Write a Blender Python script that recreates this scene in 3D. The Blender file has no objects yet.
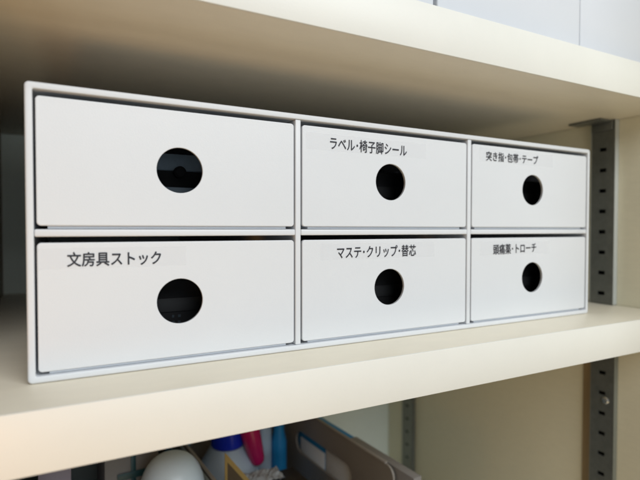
import bpy, bmesh, math, random
from mathutils import Vector, Matrix
random.seed(7)
D = bpy.data
scene = bpy.context.scene
COL = scene.collection
PI = math.pi

# ------------------------------------------------------------------ materials
def new_mat(name):
    m = D.materials.new(name); m.use_nodes = True
    nt = m.node_tree
    return m, nt, nt.nodes['Principled BSDF']

def surf(name, col, rough=0.5, var=0.04, scale=60.0, bump=0.0, bump_scale=900.0, spec=0.5, metal=0.0,
         stretch=(1, 1, 1), trans=0.0, specks=0.0, speck_col=None, alpha=1.0, coat=0.0):
    m, nt, b = new_mat(name)
    N, L = nt.nodes, nt.links
    tc = N.new('ShaderNodeTexCoord'); mp = N.new('ShaderNodeMapping')
    mp.inputs['Scale'].default_value = stretch
    L.new(tc.outputs['Object'], mp.inputs['Vector'])
    nz = N.new('ShaderNodeTexNoise'); nz.inputs['Scale'].default_value = scale
    nz.inputs['Detail'].default_value = 5; nz.inputs['Roughness'].default_value = 0.6
    L.new(mp.outputs[0], nz.inputs['Vector'])
    cr = N.new('ShaderNodeMix'); cr.data_type = 'RGBA'
    lo = [max(0, c * (1 - var)) for c in col]; hi = [min(1, c * (1 + var)) for c in col]
    cr.inputs['A'].default_value = (*lo, 1); cr.inputs['B'].default_value = (*hi, 1)
    L.new(nz.outputs['Fac'], cr.inputs['Factor'])
    out = cr.outputs['Result']
    if specks:
        n2 = N.new('ShaderNodeTexNoise'); n2.inputs['Scale'].default_value = 170; n2.inputs['Detail'].default_value = 2
        L.new(tc.outputs['Object'], n2.inputs['Vector'])
        rp = N.new('ShaderNodeValToRGB'); rp.color_ramp.elements[0].position = specks
        rp.color_ramp.elements[1].position = specks + 0.05
        L.new(n2.outputs['Fac'], rp.inputs['Fac'])
        mx = N.new('ShaderNodeMix'); mx.data_type = 'RGBA'
        L.new(rp.outputs['Color'], mx.inputs['Factor']); L.new(out, mx.inputs['A'])
        mx.inputs['B'].default_value = (*(speck_col or (0.3, 0.25, 0.18)), 1)
        out = mx.outputs['Result']
    L.new(out, b.inputs['Base Color'])
    # uneven gloss
    mr = N.new('ShaderNodeMapRange'); mr.inputs['To Min'].default_value = max(0.02, rough - 0.07)
    mr.inputs['To Max'].default_value = min(1, rough + 0.07)
    L.new(nz.outputs['Fac'], mr.inputs['Value']); L.new(mr.outputs[0], b.inputs['Roughness'])
    b.inputs['Metallic'].default_value = metal
    b.inputs['Specular IOR Level'].default_value = spec
    b.inputs['Transmission Weight'].default_value = trans
    b.inputs['Alpha'].default_value = alpha
    b.inputs['Coat Weight'].default_value = coat
    if bump:
        n3 = N.new('ShaderNodeTexNoise'); n3.inputs['Scale'].default_value = bump_scale; n3.inputs['Detail'].default_value = 3
        L.new(mp.outputs[0], n3.inputs['Vector'])
        bp = N.new('ShaderNodeBump'); bp.inputs['Strength'].default_value = bump; bp.inputs['Distance'].default_value = 0.0006
        L.new(n3.outputs['Fac'], bp.inputs['Height']); L.new(bp.outputs[0], b.inputs['Normal'])
    return m

M = {}
M['case'] = surf('white_plastic', (0.720, 0.735, 0.762), 0.42, 0.026, 14, 0.14, 1400)
M['tray'] = surf('drawer_plastic', (0.70, 0.74, 0.80), 0.5, 0.02, 25)
M['dark_in'] = surf('dark_interior', (0.010, 0.010, 0.011), 0.85, spec=0.15, var=0.04)  # near-black put in for the shade inside the drawers
M['laminate'] = surf('cream_laminate', (0.82, 0.755, 0.62), 0.42, 0.05, 30, 0.16, 700, stretch=(1, 2.5, 2.5))
M['edge'] = surf('cream_edge_band', (0.84, 0.82, 0.755), 0.42, 0.025, 30, 0.10, 600, stretch=(1, 1, 1))
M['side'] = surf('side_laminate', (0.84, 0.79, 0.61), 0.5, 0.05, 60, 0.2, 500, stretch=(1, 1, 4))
M['side_gap_shade'] = surf('gap_shade_brown', (0.20, 0.115, 0.05), 0.5, 0.15, 60, 0.2, 500, stretch=(1, 1, .2))  # brown picked to deepen the shade left of the case
M['back'] = surf('back_laminate', (0.78, 0.83, 0.76), 0.55, 0.04, 40)
M['strip_brown'] = surf('strip_tone', (0.34, 0.25, 0.14), 0.6, 0.2, 90, stretch=(1, 1, 0.2))
M['rail'] = surf('dark_steel', (0.165, 0.172, 0.158), 0.36, 0.3, 120, metal=0.35)
M['rail_rear'] = surf('grey_steel', (0.22, 0.23, 0.20), 0.4, 0.1, 120, metal=0.3)
M['flange'] = surf('pale_steel', (0.50, 0.52, 0.50), 0.35, 0.04, 40)
M['chrome'] = surf('bright_steel', (0.62, 0.62, 0.60), 0.28, 0.05, 200, metal=0.85)
M['box_top'] = surf('white_card', (0.68, 0.695, 0.735), 0.55, 0.02, 20, 0.08, 900)
M['ink'] = surf('black_ink', (0.018, 0.018, 0.026), 0.5, 0.2)
M['tape'] = surf('clear_tape', (0.86, 0.86, 0.88), 0.35, 0.03, 60, alpha=0.07, spec=0.3)
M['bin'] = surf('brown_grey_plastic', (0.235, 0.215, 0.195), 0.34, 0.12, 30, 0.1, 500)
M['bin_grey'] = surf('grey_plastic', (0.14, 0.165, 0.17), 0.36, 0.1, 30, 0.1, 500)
M['bottle'] = surf('white_bottle', (0.58, 0.72, 0.86), 0.30, 0.03, 30)
M['bottle_blue'] = surf('frosted_bottle', (0.42, 0.52, 0.64), 0.3, 0.05, 30)
M['cap_blue'] = surf('royal_blue_plastic', (0.01, 0.03, 0.50), 0.3, 0.05)
M['cyan'] = surf('cyan_plastic', (0.015, 0.22, 0.50), 0.32, 0.06)
M['magenta'] = surf('magenta_plastic', (0.42, 0.012, 0.10), 0.25, 0.05)
M['purple'] = surf('purple_grey_cover', (0.20, 0.19, 0.27), 0.5, 0.06)
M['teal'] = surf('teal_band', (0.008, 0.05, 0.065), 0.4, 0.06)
M['grey_card'] = surf('grey_card', (0.15, 0.15, 0.155), 0.55, 0.08, 40)
M['kraft'] = surf('kraft_card', (0.28, 0.195, 0.06), 0.7, 0.12, 80)
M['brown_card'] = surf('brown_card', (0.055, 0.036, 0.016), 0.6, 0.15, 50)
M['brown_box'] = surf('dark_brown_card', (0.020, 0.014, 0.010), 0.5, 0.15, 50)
M['tissue'] = surf('tissue_paper', (0.36, 0.38, 0.40), 0.7, 0.06, 60)
M['paper'] = surf('white_paper', (0.70, 0.76, 0.82), 0.6, 0.04, 40)
M['case_grey'] = surf('slate_case', (0.20, 0.19, 0.185), 0.4, 0.08, 40)
M['slate'] = surf('slate_cloth', (0.12, 0.16, 0.20), 0.45, 0.2, 200)
M['slate_dark'] = surf('dark_slate', (0.022, 0.030, 0.038), 0.7, 0.2, 200, spec=0.2)
M['black'] = surf('shade_black', (0.014, 0.014, 0.015), 0.6, spec=0.25)  # black painted in for shade behind rail slots and drawer holes

# ------------------------------------------------------------------ mesh helpers
def link(name, me, mat=None, parent=None, smooth=35):
    o = D.objects.new(name, me); COL.objects.link(o)
    if mat:
        for mm in (mat if isinstance(mat, (list, tuple)) else [mat]): me.materials.append(mm)
    if smooth:
        for p in me.polygons: p.use_smooth = True
        me.set_sharp_from_angle(angle=math.radians(smooth))
    if parent: o.parent = parent
    return o

def obj(name, bm, mat=None, parent=None, smooth=35):
    bmesh.ops.recalc_face_normals(bm, faces=bm.faces)
    me = D.meshes.new(name); bm.to_mesh(me); bm.free()
    return link(name, me, mat, parent, smooth)

def add_box(bm, x0, x1, y0, y1, z0, z1, r=0.0, seg=2):
    t = bmesh.new()
    bmesh.ops.create_cube(t, size=1)
    for v in t.verts:
        v.co = Vector((x0 + (v.co.x + .5) * (x1 - x0), y0 + (v.co.y + .5) * (y1 - y0), z0 + (v.co.z + .5) * (z1 - z0)))
    if r: bmesh.ops.bevel(t, geom=list(t.edges), offset=r, segments=seg, affect='EDGES', profile=0.5)
    me = D.meshes.new('tmp'); t.to_mesh(me); t.free(); bm.from_mesh(me); D.meshes.remove(me)

def box(name, dims, mat, parent=None, r=0.0, seg=2):
    bm = bmesh.new(); add_box(bm, *dims, r=r, seg=seg); return obj(name, bm, mat, parent)

def lathe(bm, prof, cx=0, cy=0, n=40):
    rings = []
    for r, z in prof:
        rings.append([bm.verts.new((cx + r * math.cos(2 * PI * k / n), cy + r * math.sin(2 * PI * k / n), z)) for k in range(n)])
    for a, b in zip(rings, rings[1:]):
        for k in range(n):
            bm.faces.new((a[k], a[(k + 1) % n], b[(k + 1) % n], b[k]))
    bm.faces.new(list(reversed(rings[0]))); bm.faces.new(rings[-1])

def rrect(x0, x1, z0, z1, r, nside=24, nc=8):
    """outline of a rounded rectangle, counter-clockwise, constant point count"""
    pts = []
    rr = max(r, 1e-5)
    cs = [(x1 - rr, z0 + rr, -PI / 2), (x1 - rr, z1 - rr, 0), (x0 + rr, z1 - rr, PI / 2), (x0 + rr, z0 + rr, PI)]
    for i, (cx, cz, a0) in enumerate(cs):
        for k in range(nc + 1):
            a = a0 + PI / 2 * k / nc; pts.append((cx + rr * math.cos(a), cz + rr * math.sin(a)))
        nx = cs[(i + 1) % 4]; a1 = nx[2]
        p = pts[-1]; q = (nx[0] + rr * math.cos(a1), nx[1] + rr * math.sin(a1))
        for k in range(1, nside):
            f = k / nside; pts.append((p[0] + (q[0] - p[0]) * f, p[1] + (q[1] - p[1]) * f))
    return pts

def bridge(bm, A, B):
    n = len(A)
    for k in range(n): bm.faces.new((A[k], A[(k + 1) % n], B[(k + 1) % n], B[k]))

def tag(o, label=None, cat=None, group=None, kind=None):
    if label: o['label'] = label
    if cat: o['category'] = cat
    if group: o['group'] = group
    if kind: o['kind'] = kind
    return o

def thing(name, label, cat, loc=(0, 0, 0), rz=0.0, group=None):
    o = D.objects.new(name, None); COL.objects.link(o)
    o.location = loc; o.rotation_euler = (0, 0, rz); o.empty_display_size = 0.02
    return tag(o, label, cat, group)

# ------------------------------------------------------------------ shelving unit
WALL = 0.620; BACK = 0.490; LEFT = -0.054; FR = -0.0485
unit = thing('shelving_unit', 'cream laminate shelving unit with dark slotted steel rails on its side panel', 'shelving unit', (0, 0, -0.42))
def U(o):
    o.parent = unit; o.location.z += 0.42; return o
def shelf(z0, z1):
    b = U(box('shelf_board', (LEFT + .001, WALL - .001, FR + .0016, BACK - .004, z0, z1), M['laminate'], None, r=0.0008))
    e = box('edge_band', (LEFT + .001, WALL - .001, FR, FR + .0018, z0 - .0002, z1 + .0002), M['edge'], b, r=0.0006)
    return b
shelf(0.2265, 0.2612); shelf(-0.0332, 0.0); shelf(-0.44, -0.405)
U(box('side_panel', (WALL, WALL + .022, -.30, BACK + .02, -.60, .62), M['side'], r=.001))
U(box('side_panel', (LEFT - .022, LEFT, -.052, BACK + .02, -.60, .62), M['side_gap_shade'], r=.001))  # unseen left panel, coloured brown and set close to darken the gap
U(box('back_panel', (LEFT - .02, WALL + .02, BACK, BACK + .012, -.60, .62), M['back']))

def rail(yc, w, mat, z0, z1, zs, flange_mat):
    """slotted channel standing against the side panel, slots 25 mm apart"""
    xf = WALL - .0075; bm = bmesh.new()
    y0, y1 = yc - w / 2, yc + w / 2
    sw, sh = .0088, .0046
    zsl = []
    z = zs
    while z - .0254 > z0 + .008: z -= .0254
    while z < z1 - .008: zsl.append(z); z += .0254
    t = .0014
    zl = [z0]
    for s in zsl: zl += [s - sh / 2, s + sh / 2]
    zl.append(z1)
    ys = [y0, yc - sw / 2, yc + sw / 2, y1]
    gf = [[bm.verts.new((xf, y, zz)) for y in ys] for zz in zl]
    gb = [[bm.verts.new((xf + t, y, zz)) for y in ys] for zz in zl]
    for i in range(len(zl) - 1):
        hole = i % 2 == 1
        for j in range(3):
            if hole and j == 1: continue
            bm.faces.new((gf[i][j], gf[i][j + 1], gf[i + 1][j + 1], gf[i + 1][j]))
            bm.faces.new((gb[i][j], gb[i + 1][j], gb[i + 1][j + 1], gb[i][j + 1]))
        if hole:
            for (a, b, c, d) in ((gf[i][1], gf[i][2], gb[i][2], gb[i][1]), (gf[i + 1][1], gf[i + 1][2], gb[i + 1][2], gb[i + 1][1]),
                                 (gf[i][1], gf[i + 1][1], gb[i + 1][1], gb[i][1]), (gf[i][2], gf[i + 1][2], gb[i + 1][2], gb[i][2])):
                bm.faces.new((a, b, c, d))
    o = U(obj('slotted_rail', bm, mat, None, 20))
    for s, (a, b) in enumerate(((y0 - .0012, y0), (y1, y1 + .0012))):
        box('flange', (xf, WALL - .0002, a, b, z0, z1), flange_mat, o, r=.0004)
    box('slot_shade_sheet', (WALL - .0012, WALL - .0002, y0, y1, z0, z1), M['black'], o)  # black sheet painted in for the shade behind the slots
    return o
def screw(parent, y, z):
    bm = bmesh.new()
    lathe(bm, [(.0001, .0022), (.0030, .0020), (.0042, .0009), (.0042, 0)][::-1], n=24)
    bmesh.ops.rotate(bm, verts=bm.verts, matrix=Matrix.Rotation(-PI / 2, 3, 'Y'))
    bmesh.ops.translate(bm, verts=bm.verts, vec=(WALL - .0075, y, z))
    return obj('screw', bm, M['chrome'], parent)
fr_y, fr_w = .0365, .0285
rl = rail(fr_y, fr_w, M['rail'], .0006, .2262, .0136, M['flange'])
screw(rl, fr_y + .010, .2185)
rl2 = rail(fr_y - .003, fr_w, M['rail'], -.4045, -.0338, -.0855, M['rail_rear'])
screw(rl2, fr_y - .008, -.119)
rail(.4200, .029, M['rail_rear'], .0006, .2262, .0136, M['rail_rear'])
rail(.4200, .029, M['rail_rear'], -.4045, -.0338, -.0993, M['rail'])
for z0, z1 in ((-.4045, -.0338),):
    U(box('brown_strip', (WALL - .0016, WALL - .0001, .0520 if z0 < 0 else .0545, .0625, z0, z1), M['strip_brown'], r=.0003))  # flat brown strip on the side panel, behind the lower front rail
# small bracket that carries the upper board at the front rail
bm = bmesh.new()
add_box(bm, WALL - .0100, WALL - .0080, .024, .050, .2140, .2262, .0005)
add_box(bm, WALL - .0300, WALL - .0101, .026, .068, .2240, .2262, .0005)
U(obj('shelf_bracket', bm, M['rail']))

# ------------------------------------------------------------------ the six-drawer case
W, H, DP, T, TD = 0.5318, 0.1800, 0.420, 0.0042, 0.0045
case = thing('drawer_case', 'white plastic case of six drawers with round finger holes, standing on the cream shelf', 'drawer case', (0, 0, 0.0003))
pitch = (W - TD) / 3
bm = bmesh.new()
def loop(ins, y, inner=False, r=None):
    if inner: p = rrect(T - ins, W - T + ins, T - ins, H - T + ins, r if r else .0012)
    else: p = rrect(ins, W - ins, ins, H - ins, max(.0028 - ins, .0008))
    return [bm.verts.new((x, y, z)) for x, z in p]
R1 = .0014
L = [loop(0, DP)]
for k in range(6):
    a = PI / 2 * k / 5
    L.append(loop(R1 * (1 - math.cos(a)), R1 * (1 - math.sin(a))))
R2 = .0007
for k in range(5):
    a = PI / 2 * (1 - k / 4)
    L.append(loop(R2 * (1 - math.cos(a)), R2 * (1 - math.sin(a)), True))
L.append(loop(0, DP - .004, True))
for a, b in zip(L, L[1:]): bridge(bm, a, b)
bm.faces.new(L[0]); bm.faces.new(L[-1])
obj('outer_shell', bm, M['case'], case, 40)
cells = []
xs = [T]
for i in (1, 2):
    xc = TD / 2 + pitch * i
    bmx = bmesh.new(); add_box(bmx, xc - TD / 2, xc + TD / 2, .0007, DP - .005, T + .0002, H - T - .0002, r=.0007, seg=3)
    obj('divider', bmx, M['case'], case)
    xs += [xc - TD / 2, xc + TD / 2]
xs.append(W - T)
zm = H / 2 + .0003
for i in range(3):
    a, b = xs[2 * i], xs[2 * i + 1]
    bmx = bmesh.new(); add_box(bmx, a + .0002, b - .0002, .0006, DP - .005, zm - .0023, zm + .0023, r=.0009, seg=3)
    obj('middle_tray_rail', bmx, M['case'], case)

HOLE_R = .01525
def drawer(x0, x1, z0, z1, dy, hx, tilt, label=None):
    """front plate with a round finger hole, tray behind it; one mesh"""
    bm = bmesh.new()
    fx0, fx1 = x0 + .0014, x1 - .0011
    fz0, fz1 = z0 + .0021, z1 - .0036
    y0 = .0008 + dy; th = .0024
    cx = hx; cz = fz0 + .0376
    rc = .0024
    def out(ins, y): return [bm.verts.new((x, y, z)) for x, z in rrect(fx0 + ins, fx1 - ins, fz0 + ins, fz1 - ins, max(rc - ins, .0006), 30, 8)]
    ref = rrect(fx0, fx1, fz0, fz1, rc, 30, 8)
    ang = [math.atan2(z - cz, x - cx) for x, z in ref]
    def circ(r, y): return [bm.verts.new((cx + r * math.cos(a), y, cz + r * math.sin(a))) for a in ang]
    rb = .0007
    S = [circ(HOLE_R + .0002, y0 + th)]
    for k in range(4):
        a = PI / 2 * k / 3; S.append(circ(HOLE_R + .0004 * (1 - math.cos(a)), y0 + .0004 * (1 - math.sin(a))))
    for k in range(5):
        a = PI / 2 * (1 - k / 4); S.append(out(rb * (1 - math.cos(a)), y0 + rb * (1 - math.sin(a))))
    S.append(out(0, y0 + th))
    for a, b in zip(S, S[1:]): bridge(bm, a, b)
    bridge(bm, S[-1], S[0])
    nf = len(bm.faces)
    # tray
    tx0, tx1 = fx0 + .0058, fx1 - .0058
    tz0 = z0 + .0004; tz1 = fz1 - .016; yb = DP - .012
    ty0 = y0 + th + .0002
    def bx(*d): add_box(bm, *d)
    bx(tx0, tx1, ty0, yb, tz0, tz0 + .0019)                                   # floor (its lip shows under the front)
    bx(tx0, tx0 + .0016, ty0, yb, tz0 + .0020, tz1); bx(tx1 - .0016, tx1, ty0, yb, tz0 + .0020, tz1)
    bx(tx0 + .0018, tx1 - .0018, yb - .0016, yb, tz0 + .0020, tz1)
    bmesh.ops.recalc_face_normals(bm, faces=bm.faces)
    for i, f in enumerate(bm.faces):
        f.material_index = 0 if i < nf else 1
    # slight sit of each drawer in its cell
    bmesh.ops.rotate(bm, verts=bm.verts, cent=((x0 + x1) / 2, y0, z0 + .002), matrix=Matrix.Rotation(tilt, 3, 'Y'))
    me = D.meshes.new('drawer'); bm.to_mesh(me); bm.free()
    o = link('drawer', me, [M['case'], M['tray']], case, 7)
    if label: o['label'] = label
    return o, y0
def tape(dr, y, xa, xb, zc, h=.0118):
    bm = bmesh.new(); add_box(bm, xa, xb, y - .00022, y - .00004, zc - h / 2, zc + h / 2)
    return obj('label_tape', bm, M['tape'], dr, 0)
def text(dr, y, s, xa, xb, za, zb, h, bold=0.0):
    """printed words as thin raised ink, fitted between two points of the drawer front"""
    cu = D.curves.new('lettering', 'FONT'); cu.body = s; cu.size = 1.0; cu.resolution_u = 4
    t = D.objects.new('tmp_text', cu); COL.objects.link(t)
    dg = bpy.context.evaluated_depsgraph_get(); dg.update()
    me = D.meshes.new_from_object(t.evaluated_get(dg), depsgraph=dg)
    D.objects.remove(t); D.curves.remove(cu)
    X = [v.co.x for v in me.vertices]; Y = [v.co.y for v in me.vertices]
    x0, x1, y0, y1 = min(X), max(X), min(Y), max(Y)
    sl = (zb - za) / (xb - xa)
    for v in me.vertices:
        fx = (v.co.x - x0) / (x1 - x0); fy = (v.co.y - (y0 + y1) / 2) / (y1 - y0)
        x = xa + fx * (xb - xa)
        xq = x - (x - .0178) * .0036
        v.co = Vector((xq, y - .00028, za + sl * (x - xa) + fy * h))
    bm = bmesh.new()
    for k, (ox, oz) in enumerate(((0, 0), (bold, 0), (-bold, 0), (0, bold), (0, -bold))):
        c = me.copy()
        for v in c.vertices: v.co += Vector((ox, -.000004 * k, oz))
        bm.from_mesh(c); D.meshes.remove(c)
    bm.to_mesh(me); bm.free()
    me.name = 'lettering'
    o = link('lettering', me, M['ink'], dr, 0)
    return o
zl0, zl1 = T, zm - .0023
zu0, zu1 = zm + .0023, H - T
info = {
 (0, 1): (None, .0900, 0.0002, 0.0),
 (1, 1): (('ラベル･椅子脚シール', .2066, .2820, .1604, .1598, .0098, .185, .302), .2648, 0.0003, 0.0004),
 (2, 1): (('突き指･包帯･テープ', .3762, .4492, .1622, .1627, .0088, .366, .470), .4408, 0.0000, 0.0),
 (0, 0): (('文房具ストック', .0217, .0772, .0740, .0738, .0088, .0065, .0935), .0896, 0.0000, 0.0),
 (1, 0): (('マステ･クリップ･替芯', .2131, .2924, .0740, .0744, .0098, .197, .312), .2638, 0.0002, 0.0),
 (2, 0): (('頭痛薬･トローチ', .3868, .4478, .0731, .0742, .0098, .368, .466), .4416, 0.0001, 0.0),
}
for (i, j), (tx, hx, dy, tilt) in info.items():
    z0, z1 = (zu0, zu1) if j else (zl0, zl1)
    lab = ('drawer without any name label, a slate roll behind its hole' if tx is None else 'drawer labelled ' + tx[0])
    dr, y = drawer(xs[2 * i], xs[2 * i + 1], z0, z1, dy, hx, tilt, lab)
    if tx:
        s, xa, xb, za, zb, h, ta, tb = tx
        tape(dr, y, ta, tb, (za + zb) / 2 + .0008, .0128)
        text(dr, y, s, xa, xb, za, zb, h, (.00019, .00014, .00015)[i])

# what shows through the finger holes
zf = zu0 + .0026
t = thing('tape_cutter', 'dark slate tool with a black knob seen through the finger hole of the unlabelled drawer', 'tool', (.096, .055, zf))
bm = bmesh.new()
pts = [(.000, .0430), (.003, .0500), (.007, .0570), (.020, .0590), (.024, .0570), (.024, .0430)]
A = [bm.verts.new((-.055, y, z)) for y, z in pts]; B = [bm.verts.new((.055, y, z)) for y, z in pts]
bridge(bm, A, B); bm.faces.new(A); bm.faces.new(B)
bmesh.ops.bevel(bm, geom=list(bm.edges), offset=.0008, segments=2, affect='EDGES')
obj('hood', bm, M['slate'], t)
box('block', (-.060, .060, -.004, .026, 0, .0427), M['dark_in'], t, r=.001)
bm = bmesh.new(); lathe(bm, [(.0040, 0), (.0046, .002), (.0046, .006), (.0032, .0075)], n=24)
bmesh.ops.rotate(bm, verts=bm.verts, matrix=Matrix.Rotation(PI / 2, 3, 'X')); bmesh.ops.translate(bm, verts=bm.verts, vec=(.0035, -.0042, .0412))
obj('knob', bm, M['dark_in'], t)
box('foot_bar', (-.050, .050, -.036, -.0042, 0, .0275), M['slate_dark'], t, r=.001)
zf2 = zl0 + .0026
for k, (x, z, lab, cat, nm, w) in enumerate((  # black blocks added so these holes look shaded inside
        (.0885, zf2, 'black filler added to darken the hole of the lower left-hand drawer, with faint marks', 'dark filler', 'hole_filler_low_left', .12),
        (.268, zf2, 'black filler added to darken the hole of the lower middle drawer', 'refill pack', 'hole_filler_low_mid', .11),
        (.445, zf2, 'black filler added to darken the hole of the lower right-hand drawer', 'pouch', 'hole_filler_low_right', .11),
        (.268, zf, 'black filler added to darken the hole of the upper middle drawer', 'sticker pack', 'hole_filler_up_mid', .11),
        (.445, zf, 'black filler added to darken the hole of the upper right-hand drawer', 'pouch', 'hole_filler_up_right', .11))):
    o = thing(nm, lab, cat, (x, .045, z))
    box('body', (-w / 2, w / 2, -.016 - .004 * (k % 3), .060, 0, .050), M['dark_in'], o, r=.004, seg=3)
    box('flap', (-w / 2 + .006, w / 2 - .006, -.0172 - .004 * (k % 3), -.0161 - .004 * (k % 3), .026, .036), M['black'], o, r=.0004)
    if k == 0:
        bm = bmesh.new()
        for a in range(7):
            for c in range(3):
                if random.random() < .75: add_box(bm, -.020 + a * .0042, -.0185 + a * .0042 + random.random() * .001, -.0164, -.0161, .0125 + c * .0045, .0145 + c * .0045)
        obj('printed_marks', bm, M['slate_dark'], o, 0)

# ------------------------------------------------------------------ white boxes on the upper board
zt = .2616
for xa, xb, lab in ((.112, .2832, 'white storage box on the upper shelf, standing left of the brown gap'),
                    (.2868, .4668, 'white storage box on the upper shelf, between the brown gap and a hairline seam'),
                    (.4674, .612, 'white storage box on the upper shelf, beside the slotted side panel')):
    o = thing('storage_box', lab, 'storage box', ((xa + xb) / 2, .10, zt), 0, 'white boxes on the upper shelf')
    w = (xb - xa) / 2
    bm = bmesh.new()
    add_box(bm, -w, w, -.130, .14, 0, .135, r=.0016, seg=3)
    obj('body', bm, M['box_top'], o)
    box('lid', (-w - .0000, w + .0000, -.1306, .1406, .1352, .160), M['box_top'], o, r=.0016, seg=3)

# ------------------------------------------------------------------ lower compartment: bins and what they hold
FL = -.4046
def open_bin(name, label, cx, cy, rz, w, l, h, mat, slot=False, group=None):
    """open-topped bin; origin at the middle of its base; long side runs into the shelf"""
    o = thing(name, label, 'storage bin', (cx, cy, FL), rz, group)
    t = .0026
    bm = bmesh.new()
    add_box(bm, -w / 2, w / 2, -l / 2, l / 2, 0, t)
    add_box(bm, -w / 2 + t, w / 2 - t, l / 2 - t, l / 2, t + .0002, h, r=.0006)
    add_box(bm, -w / 2 + t, w / 2 - t, -l / 2, -l / 2 + t, t + .0002, h * .55, r=.0006)
    obj('base', bm, mat, o)
    for s in (-1, 1):
        # side plate with a rounded front top corner and (right-hand one) a hand slot
        bm = bmesh.new()
        y0, y1 = -l / 2, l / 2
        zlo = t + .0002
        sl = (-.055, .085, h - .063, h - .031)
        rs = .0155
        N1, N2 = 24, 8
        def outl(r1):
            pts = []
            cs = [(y1 - .002, zlo + .002, -PI / 2, .002), (y1 - .012, h - .012, 0, .012), (y0 + r1, h - r1, PI / 2, r1), (y0 + .002, zlo + .002, PI, .002)]
            for i, (cx_, cz_, a0, r) in enumerate(cs):
                for k in range(N2 + 1):
                    a = a0 + PI / 2 * k / N2; pts.append((cx_ + r * math.cos(a), cz_ + r * math.sin(a)))
                nx = cs[(i + 1) % 4]; p = pts[-1]; q = (nx[0] + nx[3] * math.cos(nx[2]), nx[1] + nx[3] * math.sin(nx[2]))
                for k in range(1, N1): pts.append((p[0] + (q[0] - p[0]) * k / N1, p[1] + (q[1] - p[1]) * k / N1))
            return pts
        po = outl(.012)
        xa, xb = (w / 2 - t, w / 2) if s > 0 else (-w / 2, -w / 2 + t)
        A = [bm.verts.new((xa, y, z)) for y, z in po]; B = [bm.verts.new((xb, y, z)) for y, z in po]
        bridge(bm, A, B)
        if slot and s > 0:
            pi_ = rrect(sl[0], sl[1], sl[2], sl[3], rs, N1, N2)
            C = [bm.verts.new((xa, y, z)) for y, z in pi_]; Dv = [bm.verts.new((xb, y, z)) for y, z in pi_]
            bridge(bm, C, Dv); bridge(bm, A, C); bridge(bm, B, Dv)
        else:
            bm.faces.new(A); bm.faces.new(B)
        p = obj('side_plate', bm, mat, o, 30)
        # rolled rim along the top
        bmr = bmesh.new(); x_ = (xa + xb) / 2
        add_box(bmr, x_ - .0022, x_ + .0022, y0 + .013, y1 - .013, h - .0005, h + .0022, r=.0009, seg=2)
        obj('rim', bmr, mat, p)
    return o
RZ = math.radians(4.1)
def on_line(x, y, back, side=0):   # a point along the rotated bin
    return (x - math.sin(RZ) * back + math.cos(RZ) * side, y + math.cos(RZ) * back + math.sin(RZ) * side)
HB = .2346
bw, bl = .180, .265
c = on_line(.3411, .0955, bl / 2, -bw / 2)
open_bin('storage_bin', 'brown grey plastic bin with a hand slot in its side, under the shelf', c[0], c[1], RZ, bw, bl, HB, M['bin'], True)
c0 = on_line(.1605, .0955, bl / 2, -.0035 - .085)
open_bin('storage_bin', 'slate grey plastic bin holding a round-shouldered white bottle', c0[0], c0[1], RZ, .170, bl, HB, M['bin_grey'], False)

def bottle(name, label, x, y, z0, prof, mat, cap=None, capmat=None):
    o = thing(name, label, 'bottle', (x, y, z0))
    bm = bmesh.new(); lathe(bm, prof, n=48); obj('body', bm, mat, o)
    if cap:
        bm = bmesh.new(); lathe(bm, cap, n=48); obj('cap', bm, capmat, o)
    return o
zb = FL + .003
def dome(R, ztop, zs, n=10):
    return [(R * math.sin(PI / 2 * (1 - k / n)) ** 0.72 if k < n else .002, zs + (ztop - zs) * math.sin(PI / 2 * k / n)) for k in range(n + 1)]
# white round-shouldered bottle in the grey bin
t1 = -.1360 - zb
bottle('white_bottle', 'white bottle with a smooth domed top standing in the slate grey bin', .1165, .170, zb,
       [(.028, 0), (.033, .004), (.033, t1 - .046)] + dome(.033, t1, t1 - .044)[1:], M['bottle'])
bottle('cyan_bottle', 'small bright blue bottle behind the domed white bottle', .1500, .305, zb,
       [(.020, 0), (.023, .004), (.023, .15), (.016, .17), (.0155, -.150 - zb)], M['cyan'],
       [(.0145, -.1499 - zb), (.0145, -.133 - zb), (.012, -.131 - zb)], M['cyan'])
# frosted bottle with royal blue cap in the brown bin
s = -.1905 - zb
bottle('capped_bottle', 'frosted pale blue bottle with a wide royal blue cap in the brown bin', .2096, .283, zb,
       [(.040, 0), (.044, .005), (.044, s - .052), (.041, s - .036), (.033, s - .018), (.0245, s - .005), (.0215, s)], M['bottle_blue'],
       [(.0198, s + .0002), (.0212, s + .002), (.0212, s + .034), (.019, s + .037)], M['cap_blue'])
# brown carton in the bin, tissue edge and magenta tube resting on it
bt = -.2180
o = thing('brown_carton', 'dark brown carton filling the front of the brown grey bin', 'carton', (.262, .2125, zb), RZ)
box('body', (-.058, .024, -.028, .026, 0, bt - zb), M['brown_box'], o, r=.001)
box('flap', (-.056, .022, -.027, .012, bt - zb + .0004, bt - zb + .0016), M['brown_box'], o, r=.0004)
o = thing('magenta_tube', 'magenta plastic tube leaning beside the royal blue cap', 'tube', (.2447, .262, -.2155))
bm = bmesh.new()
lathe(bm, [(.002, 0), (.0055, .001), (.0085, .004), (.0100, .009), (.0112, .02), (.0135, .055), (.0140, .075), (.012, .080)], n=32)
bmesh.ops.rotate(bm, verts=bm.verts, matrix=Matrix.Rotation(math.radians(-14), 3, 'Y'))
obj('body', bm, M['magenta'], o)
bm = bmesh.new(); lathe(bm, [(.0146, .058), (.0150, .059), (.0150, .064), (.0146, .065)], n=32)
bmesh.ops.rotate(bm, verts=bm.verts, matrix=Matrix.Rotation(math.radians(-14), 3, 'Y'))
obj('collar', bm, M['magenta'], o)
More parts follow.
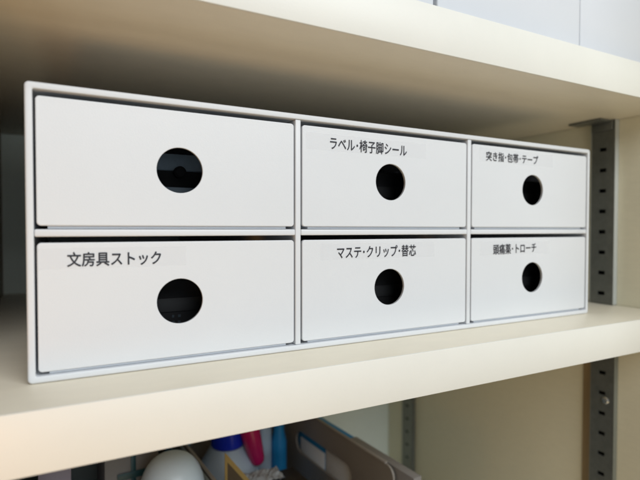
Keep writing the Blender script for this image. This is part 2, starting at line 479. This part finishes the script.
# crumpled white tissue at the foot of the tube
bm = bmesh.new(); nx, ny = 15, 9
g = [[bm.verts.new((.0 + .046 * (i / (nx - 1) - .5) + random.uniform(-.001, .001), .030 * (j / (ny - 1) - .5) + random.uniform(-.001, .001),
      .0030 + .0015 * math.sin(i * .7 + j * 1.1) + random.uniform(-.0018, .0018))) for j in range(ny)] for i in range(nx)]
for i in range(nx - 1):
    for j in range(ny - 1): bm.faces.new((g[i][j], g[i + 1][j], g[i + 1][j + 1], g[i][j + 1]))
ts = obj('tissue', bm, M['tissue'], None, 0)
ts.location = (.238, .226, bt + .0020)
md = ts.modifiers.new('thick', 'SOLIDIFY'); md.thickness = .0004
tag(ts, 'crumpled white tissue lying below the tip of the magenta tube', 'tissue')
# kraft card with a cut corner
bm = bmesh.new()
pts = [(.1745, zb), (.238, zb), (.238, -.222), (.2155, -.206), (.1760, -.1535), (.1745, -.1520)]
A = [bm.verts.new((x, .1795, z)) for x, z in pts]; B = [bm.verts.new((x + .0004, .1809, z)) for x, z in pts]
bridge(bm, A, B); bm.faces.new(A); bm.faces.new(B)
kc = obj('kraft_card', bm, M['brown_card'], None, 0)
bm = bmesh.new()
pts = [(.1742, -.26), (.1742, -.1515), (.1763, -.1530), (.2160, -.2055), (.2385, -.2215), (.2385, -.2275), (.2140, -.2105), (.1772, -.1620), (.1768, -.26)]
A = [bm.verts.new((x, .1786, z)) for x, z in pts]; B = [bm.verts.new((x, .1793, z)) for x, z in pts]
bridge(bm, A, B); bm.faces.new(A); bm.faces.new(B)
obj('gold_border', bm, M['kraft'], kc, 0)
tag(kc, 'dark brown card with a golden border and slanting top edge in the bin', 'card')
# blue things at the rear of the brown bin
bottle('slim_blue_bottle', 'slim deep blue bottle at the rear of the brown grey bin', .2975, .318, zb,
       [(.009, 0), (.0115, .003), (.0115, .185), (.008, .200), (.0078, -.150 - zb)], M['cyan'],
       [(.0090, -.1498 - zb), (.0090, -.131 - zb), (.007, -.129 - zb)], M['cyan'])
bottle('frosted_tube', 'pale frosted tube beside the slim deep blue bottle', .2740, .320, zb,
       [(.010, 0), (.0120, .003), (.0120, .205), (.0105, .212)], M['bottle_blue'],
       [(.0105, .2122), (.0108, .214), (.0108, .250), (.008, .252)], M['cyan'])
# slim upright case right of the bin
cc = on_line(.3411 + .0050, .070, 0, 0)
o = thing('document_case', 'slim grey document case with a blue rear end, right of the brown grey bin', 'document case', (cc[0], cc[1], FL), RZ)
hd = .2330
box('body', (.0006, .0120, 0, .118, 0, hd), M['case_grey'], o, r=.0010)
box('rear_end', (.0000, .0105, .1184, .270, 0, hd - .001), M['cyan'], o, r=.0010)
box('paper_sleeve', (-.0008, .0004, .045, .1700, 0.01, hd - .034), M['paper'], o, r=.0002)
box('paper_sleeve', (-.0010, -.0001, .1730, .238, 0.01, hd - .041), M['paper'], o, r=.0002)
# left-hand things
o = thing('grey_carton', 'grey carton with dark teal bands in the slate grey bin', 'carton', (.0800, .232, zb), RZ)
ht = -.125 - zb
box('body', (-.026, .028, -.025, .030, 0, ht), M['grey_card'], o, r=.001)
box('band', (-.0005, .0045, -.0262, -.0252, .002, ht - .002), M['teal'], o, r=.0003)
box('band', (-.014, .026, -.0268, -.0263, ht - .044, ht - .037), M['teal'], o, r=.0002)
o = thing('ring_binder', 'purple grey binder standing at the left end of the lower shelf', 'binder', (.012, .130, FL))
hb = .315
box('spine', (-.0125, .0125, 0, .003, 0, hb), M['purple'], o, r=.0012)
box('cover', (-.0125, -.0100, .0032, .200, 0, hb), M['purple'], o, r=.0008)
box('cover', (.0100, .0125, .0032, .200, 0, hb), M['purple'], o, r=.0008)
box('pages', (-.0096, .0096, .010, .195, .004, hb - .008), M['paper'], o)

# ------------------------------------------------------------------ light
w = D.worlds.new('World'); scene.world = w; w.use_nodes = True
bg = w.node_tree.nodes['Background']
bg.inputs['Color'].default_value = (0.95, 0.96, 1.0, 1); bg.inputs['Strength'].default_value = 0.03
def area(name, loc, target, size, power, col):
    l = D.lights.new(name, 'AREA'); l.shape = 'RECTANGLE'; l.size, l.size_y = size; l.energy = power; l.color = col
    o = D.objects.new(name, l); COL.objects.link(o); o.location = loc
    o.rotation_euler = (Vector(target) - Vector(loc)).to_track_quat('-Z', 'Y').to_euler()
    return o
area('window_light', (0.48, -1.66, 1.28), (0.32, 0, 0.30), (1.7, 1.15), 41, (0.92, 0.97, 1.0))
area('low_fill', (0.10, -1.75, 0.02), (0.36, 0, 0.0), (1.1, 0.35), 4.6, (0.86, 0.96, 1.0))  # added low fill that brightens the lower compartment
area('floor_bounce', (0.15, -1.05, -0.95), (0.28, -0.02, 0.1), (1.3, 0.8), 4.6, (1.0, 0.78, 0.46))
area('warm_lamp', (-0.15, -0.24, -0.055), (0.02, 0, -0.01), (0.08, 0.08), 0.16, (1.0, 0.44, 0.04))

# ------------------------------------------------------------------ camera
cam = D.cameras.new('camera'); co = D.objects.new('camera', cam); COL.objects.link(co); scene.camera = co
r = Vector((0.88286926, -0.46961757, 0.00109849)); u = Vector((0.00996696, 0.02107611, 0.99972819)); f = Vector((0.46951308, 0.88261834, -0.02328811))
m = Matrix((( r.x, u.x, -f.x, 0.01775243), (r.y, u.y, -f.y, -0.33595217), (r.z, u.z, -f.z, 0.09344041), (0, 0, 0, 1)))
co.matrix_world = m
cam.sensor_width = 36; cam.lens = 489.32 / 640 * 36
cam.clip_start = 0.01; cam.clip_end = 50
cam.dof.use_dof = True; cam.dof.focus_distance = 0.375; cam.dof.aperture_fstop = cam.lens / 5.0

vs = scene.view_settings
vs.view_transform = 'Standard'; vs.look = 'None'; vs.gamma = 1; vs.exposure = 0
